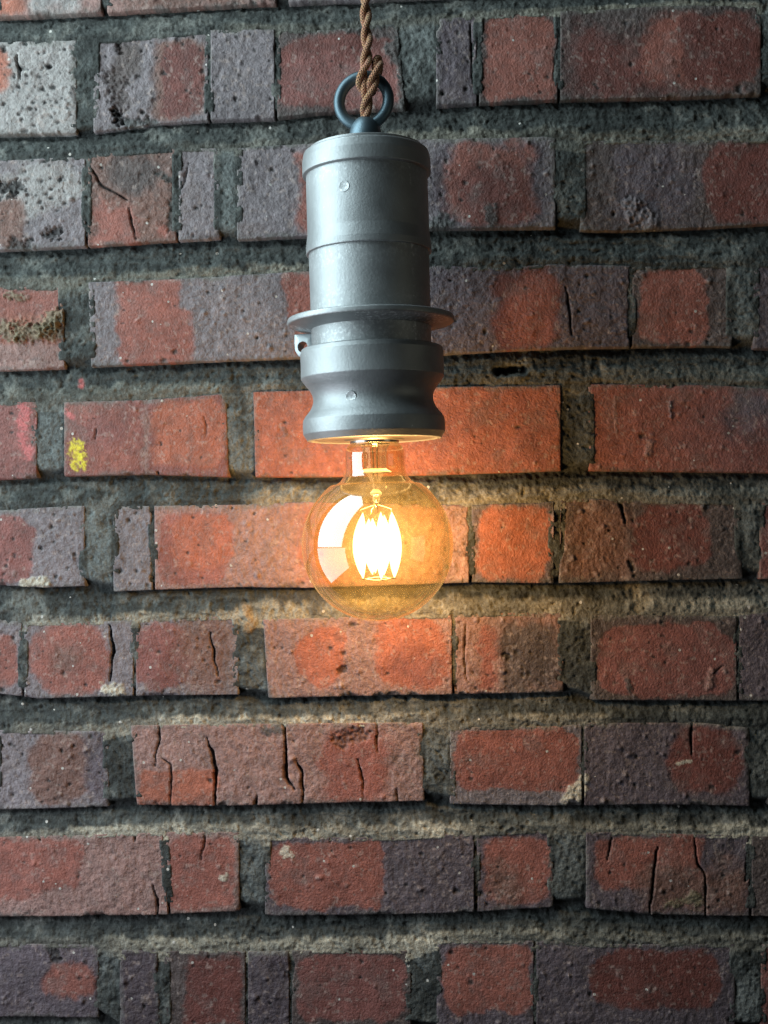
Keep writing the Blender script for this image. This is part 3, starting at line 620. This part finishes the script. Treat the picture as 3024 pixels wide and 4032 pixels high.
# ------------------------------------------------------------------ lamp holder
V0 = 1733
lamp = thing('pendant_lamp_holder', 'grey cast aluminium pendant lamp holder with flange and eye ring, hanging before the brick wall', 'lamp holder', V0)
lathe('cap', [(0, 612), (222, 612), (222, 603, 3), (246, 606, 9), (252, 640, 30), (253, 692, 5), (236, 697, 3), (180, 697)], V0, M_ALU, lamp)
lathe('lid', [(0, 586), (205, 586, 2), (228, 592, 4), (228, 611), (0, 611)], V0, M_ALU, lamp)
lathe('upper_sleeve', [(200, 690), (239, 690), (239.5, 800), (240, 925, 60), (247, 975, 30), (247, 1001, 5), (228, 1003, 2), (200, 1003)], V0, M_ALU, lamp)
lathe('lower_sleeve', [(200, 996), (237, 996), (236.5, 1120), (236, 1262), (200, 1262)], V0, M_ALU, lamp)
lathe('flange', [(215, 1252), (300, 1250, 10), (328, 1254, 9), (329, 1277, 9), (300, 1283, 12), (238, 1296, 10), (215, 1296)], V0, M_ALU, lamp)
lathe('neck', [(200, 1288), (236, 1288), (235, 1384), (200, 1384)], V0, M_ALU, lamp)
cove = []
for k in range(0, 15):
    a = math.pi * k / 14
    cove.append((280 - 44 * math.sin(a) ** 0.85, 1499 + 146 * k / 14))
lathe('skirt', [(215, 1374), (240, 1371, 3), (276, 1373, 9), (282, 1392, 12), (281, 1440), (282, 1488, 9)] + [(c[0], c[1], 0) for c in cove[1:-1]] +
      [(278, 1652, 10), (280, 1676), (279, 1706, 8), (263, 1731, 4), (248, 1733, 2), (240, 1727), (215, 1727)], V0, M_ALU, lamp)
lathe('base_plate', [(0, 1722), (235, 1722, 2), (236, 1729, 2), (120, 1730), (112, 1736, 2), (60, 1736), (0, 1736)], V0, M_PLATE, lamp)

def to_local(px, py, toward=0.0, v0=V0):
    """point near the lamp axis: picture position and distance towards the camera (photo units)"""
    c = axis_point(py); ax = 1486 + (1444 - 1486) / (700 - 2140) * (py - 2140)
    return Vector(((px - ax) * SC, -toward * SC, Z(py, v0)))
# eye ring
ring = [to_local(1432 + 97 * math.cos(a) + 0, 398 + 97 * math.sin(a), 12 * math.cos(a)) for a in np.linspace(0, 2 * math.pi, 96, endpoint=False)]
tube_mesh('eye_ring', ring, 22.5 * SC, M_EYE, lamp, 28, closed=True)
boss = lathe('ring_boss', [(65 * math.sin(a), 545 - 88 * math.cos(a)) for a in np.linspace(0, math.pi / 2, 14)] + [(65, 600), (0, 600)], V0, M_EYE, lamp, 72)
boss.location = (1437 * SC - 1437 * SC, 0, 0)
# mould pin marks, two shallow discs on the casting
def pin_mark(px, py, rad_body, r, bow=0.0):
    ax = 1486 + (1444 - 1486) / (700 - 2140) * (py - 2140)
    front = math.asin((px - ax) / rad_body)
    n, m = 40, 5
    rs = [(0.0, 0.9), (r * 0.85, 0.9), (r * 0.93, 1.5), (r * 1.0, 1.4), (r * 1.06, -3.0)]
    co, q = [], []
    for rr, hh in rs:
        for k in range(n):
            a = 2 * math.pi * k / n
            th = front + rr * math.cos(a) / rad_body
            R = (rad_body + hh + bow * (rr * math.sin(a)) ** 2) * SC
            co.append((R * math.sin(th), -R * math.cos(th), Z(py, V0) + rr * math.sin(a) * SC))
    for j in range(m - 1):
        for k in range(n): q.append((j * n + k, j * n + (k + 1) % n, (j + 1) * n + (k + 1) % n, (j + 1) * n + k))
    me = np_mesh('mould_mark', np.array(co), np.array(q)[:, ::-1]); link('mould_mark', me, M_ALU, lamp)
pin_mark(1362, 790, 239.5, 21); pin_mark(1388, 1580, 237, 21, 0.0085)
# lug with its hole, a plate standing out of the neck
def lug():
    th = 30.0
    hx, hy, hr = -283, 1348, 22
    outl = [(-318, 1296), (-320, 1330), (-317, 1362), (-304, 1383), (-286, 1394), (-262, 1396), (-232, 1392), (-228, 1350), (-228, 1296)]
    # resample the outline by angle about the hole
    n = 64; ring_o = []
    for k in range(n):
        a = 2 * math.pi * k / n; dx, dy = math.cos(a), math.sin(a); best = None
        for i in range(len(outl)):
            (ax, ay), (bx, by) = outl[i], outl[(i + 1) % len(outl)]
            ex, ey = bx - ax, by - ay; den = dx * ey - dy * ex
            if abs(den) < 1e-9: continue
            t = ((ax - hx) * ey - (ay - hy) * ex) / den; u = ((ax - hx) * dy - (ay - hy) * dx) / den
            if t > 0 and -1e-6 <= u <= 1 + 1e-6: best = t if best is None else min(best, t)
        ring_o.append((hx + dx * best, hy + dy * best))
    ring_i = [(hx + hr * math.cos(2 * math.pi * k / n), hy + hr * math.sin(2 * math.pi * k / n)) for k in range(n)]
    def inset(pts, f): return [(hx + (p[0] - hx) * f, hy + (p[1] - hy) * f) for p in pts]
    rows = [(ring_i, th), (inset(ring_o, 0.95), th), (ring_o, th - 3), (ring_o, -th + 3), (inset(ring_o, 0.95), -th), (ring_i, -th), (ring_i, th)]
    co = [(p[0] * SC, -d * SC, Z(p[1], V0)) for pts, d in rows for p in pts]
    q = [(j * n + k, j * n + (k + 1) % n, (j + 1) * n + (k + 1) % n, (j + 1) * n + k) for j in range(len(rows) - 1) for k in range(n)]
    me = np_mesh('lug', np.array(co), np.array(q)[:, ::-1]); o = link('lug', me, M_LUG, lamp, smooth=False)
    # the plate is turned a little so that it faces the open side
    o.rotation_euler = (0, 0, math.radians(-20))
lug()

# ------------------------------------------------------------------ bulb
VB = 1740
bulb = thing('light_bulb', 'lit amber glass globe bulb with a cluster of glowing filaments, screwed under the grey holder', 'light bulb', VB)
gp = [(0, 1744), (92, 1746), (100, 1752), (110, 1762), (115, 1774), (117, 1795), (117, 1835), (119, 1856), (126, 1876), (140, 1894)]
RB, VC = 298.0, 2147.0
# smooth shoulder into the sphere
a0 = math.radians(52)
xs_, ys_ = 140, 1894; xe, ye = RB * math.cos(a0), VC - RB * math.sin(a0)
for k in range(1, 12):
    u = k / 12; c1 = (xs_ + 22, ys_ + 19); c2 = (xe - math.sin(a0) * 22, ye - math.cos(a0) * 22)
    gp.append(tuple((1 - u) ** 3 * np.array((xs_, ys_)) + 3 * u * (1 - u) ** 2 * np.array(c1) + 3 * u * u * (1 - u) * np.array(c2) + u ** 3 * np.array((xe, ye))))
for k in range(64):
    a = a0 - (a0 + math.pi / 2) * k / 63; gp.append((max(RB * math.cos(a), 0.0), VC - RB * math.sin(a)))
lathe('glass_envelope', gp, VB, M_AMBER, bulb, 160)
lathe('screw_shell', [(60, 1728), (96, 1728, 2), (98, 1734, 3), (96, 1745, 2), (88, 1748), (60, 1748)], VB, M_NICKEL, bulb, 96)
lathe('stem', [(62, 1750), (50, 1762), (45, 1790), (44, 1835), (40, 1858), (26, 1880), (15, 1905), (12, 1925), (15, 1940), (17, 1955), (13, 1975), (6, 1992), (0, 1996)], VB, M_STEM, bulb, 48)
lathe('stem_flare', [(44, 1846), (52, 1852), (62, 1857), (64, 1861), (58, 1863), (40, 1860)], VB, M_FROST, bulb, 48)
lathe('stem_pinch', [(12, 1926), (17, 1934), (24, 1940), (22, 1948), (14, 1954), (15, 1966), (8, 1978), (0, 1980)], VB, M_FROST, bulb, 32)
nf = 8
for k in range(nf):
    a = 2 * math.pi * (k + 0.35) / nf
    lean = 0.16 if k % 2 else -0.10
    top = Vector((math.cos(a) * 62, math.sin(a) * 62, 2016 + 12 * (k % 3))); bot = Vector((math.cos(a + lean) * 64, math.sin(a + lean) * 64, 2280 - 10 * (k % 3)))
    pts, rad = [], []
    for j in range(13):
        u = j / 12; p = top.lerp(bot, u); bulge = 1 + 0.16 * math.sin(u * math.pi)
        pts.append((p.x * bulge * SC, p.y * bulge * SC, Z(p.z, VB)))
        rad.append(max(0.6, 26.0 * min(1, (math.sin(max(u, 0.0) * math.pi)) ** 0.8)) * SC)
    tube_mesh('filament', pts, rad, M_GLOW, bulb, 7)
gd = bpy.data.lights.new('filament_light', 'POINT'); go = bpy.data.objects.new('filament_light', gd); COL.objects.link(go)
gd.use_soft_falloff = False; gd.energy = 1.55; gd.color = (1.0, 0.58, 0.23); gd.shadow_soft_size = 0.017; go.location = axis_point(2147)
def wire(pts):
    tube_mesh('support_wire', [(x * SC, y * SC, Z(v, VB)) for x, y, v in pts], 2.2 * SC, M_WIRE, bulb, 8)
for a in (0.3, 1.9, 3.3, 4.8):
    wire([(0, 0, 1985), (22 * math.cos(a), 22 * math.sin(a), 1990), (62 * math.cos(a), 62 * math.sin(a), 2004), (63 * math.cos(a), 63 * math.sin(a), 2022)])
wire([(-8, 4, 1750), (-7, 3, 1830), (-6, 2, 1900), (-5, 0, 1985)]); wire([(9, -4, 1750), (8, -3, 1830), (6, -2, 1900), (5, 0, 1985)])
wire([(66 * math.cos(t), 66 * math.sin(t), 2279 + 3 * math.sin(3 * t)) for t in np.linspace(0, 6.283, 40)])

# ------------------------------------------------------------------ cord
cord = thing('twisted_cord', 'brown twisted fabric cord looped through the dark eye ring on top of the lamp holder', 'cord', 300)
ctrl = [(1446, -620, 6), (1442, -350, 10), (1439, -120, 22), (1440, 20, 30), (1443, 130, 38), (1447, 210, 45), (1440, 270, 50), (1428, 318, 50), (1426, 356, 32), (1440, 374, 2), (1456, 352, -34), (1470, 310, -50),
        (1482, 270, -42), (1489, 246, -8), (1490, 252, 26), (1484, 286, 50), (1474, 328, 53), (1458, 372, 42), (1446, 415, 28), (1438, 455, 12), (1436, 500, 2)]
def spline(pts, n):
    P = np.array(pts, float); P = np.concatenate([[2 * P[0] - P[1]], P, [2 * P[-1] - P[-2]]]); out = []
    for i in range(1, len(P) - 2):
        for k in range(n):
            u = k / n; p0, p1, p2, p3 = P[i - 1:i + 3]
            out.append(0.5 * (2 * p1 + (p2 - p0) * u + (2 * p0 - 5 * p1 + 4 * p2 - p3) * u * u + (3 * p1 - p0 - 3 * p2 + p3) * u ** 3))
    out.append(P[-2]); return np.array(out)
cl = spline(ctrl, 40)
loc = np.array([tuple(to_local(p[0], p[1], p[2], 300)) for p in cl])
arc = np.concatenate([[0], np.cumsum(np.linalg.norm(np.diff(loc, axis=0), axis=1))])
sa = np.arange(0, arc[-1], 0.0006); loc = np.stack([np.interp(sa, arc, loc[:, k]) for k in range(3)], -1)
T = np.gradient(loc, axis=0); T /= np.linalg.norm(T, axis=1)[:, None]
N = np.zeros_like(T); N[0] = np.cross(T[0], (0, 1, 0)); N[0] /= np.linalg.norm(N[0])
for k in range(1, len(T)):
    v = N[k - 1] - T[k] * N[k - 1].dot(T[k]); N[k] = v / np.linalg.norm(v)
Bi = np.cross(T, N)
pitch = 0.0295
for k in range(2):
    ph = 2 * math.pi * sa / pitch + k * math.pi + 0.9
    off = 11.2 * SC * (np.cos(ph)[:, None] * N + np.sin(ph)[:, None] * Bi)
    tube_mesh('strand', loc + off, 12.6 * SC, M_CORD, cord, 20)
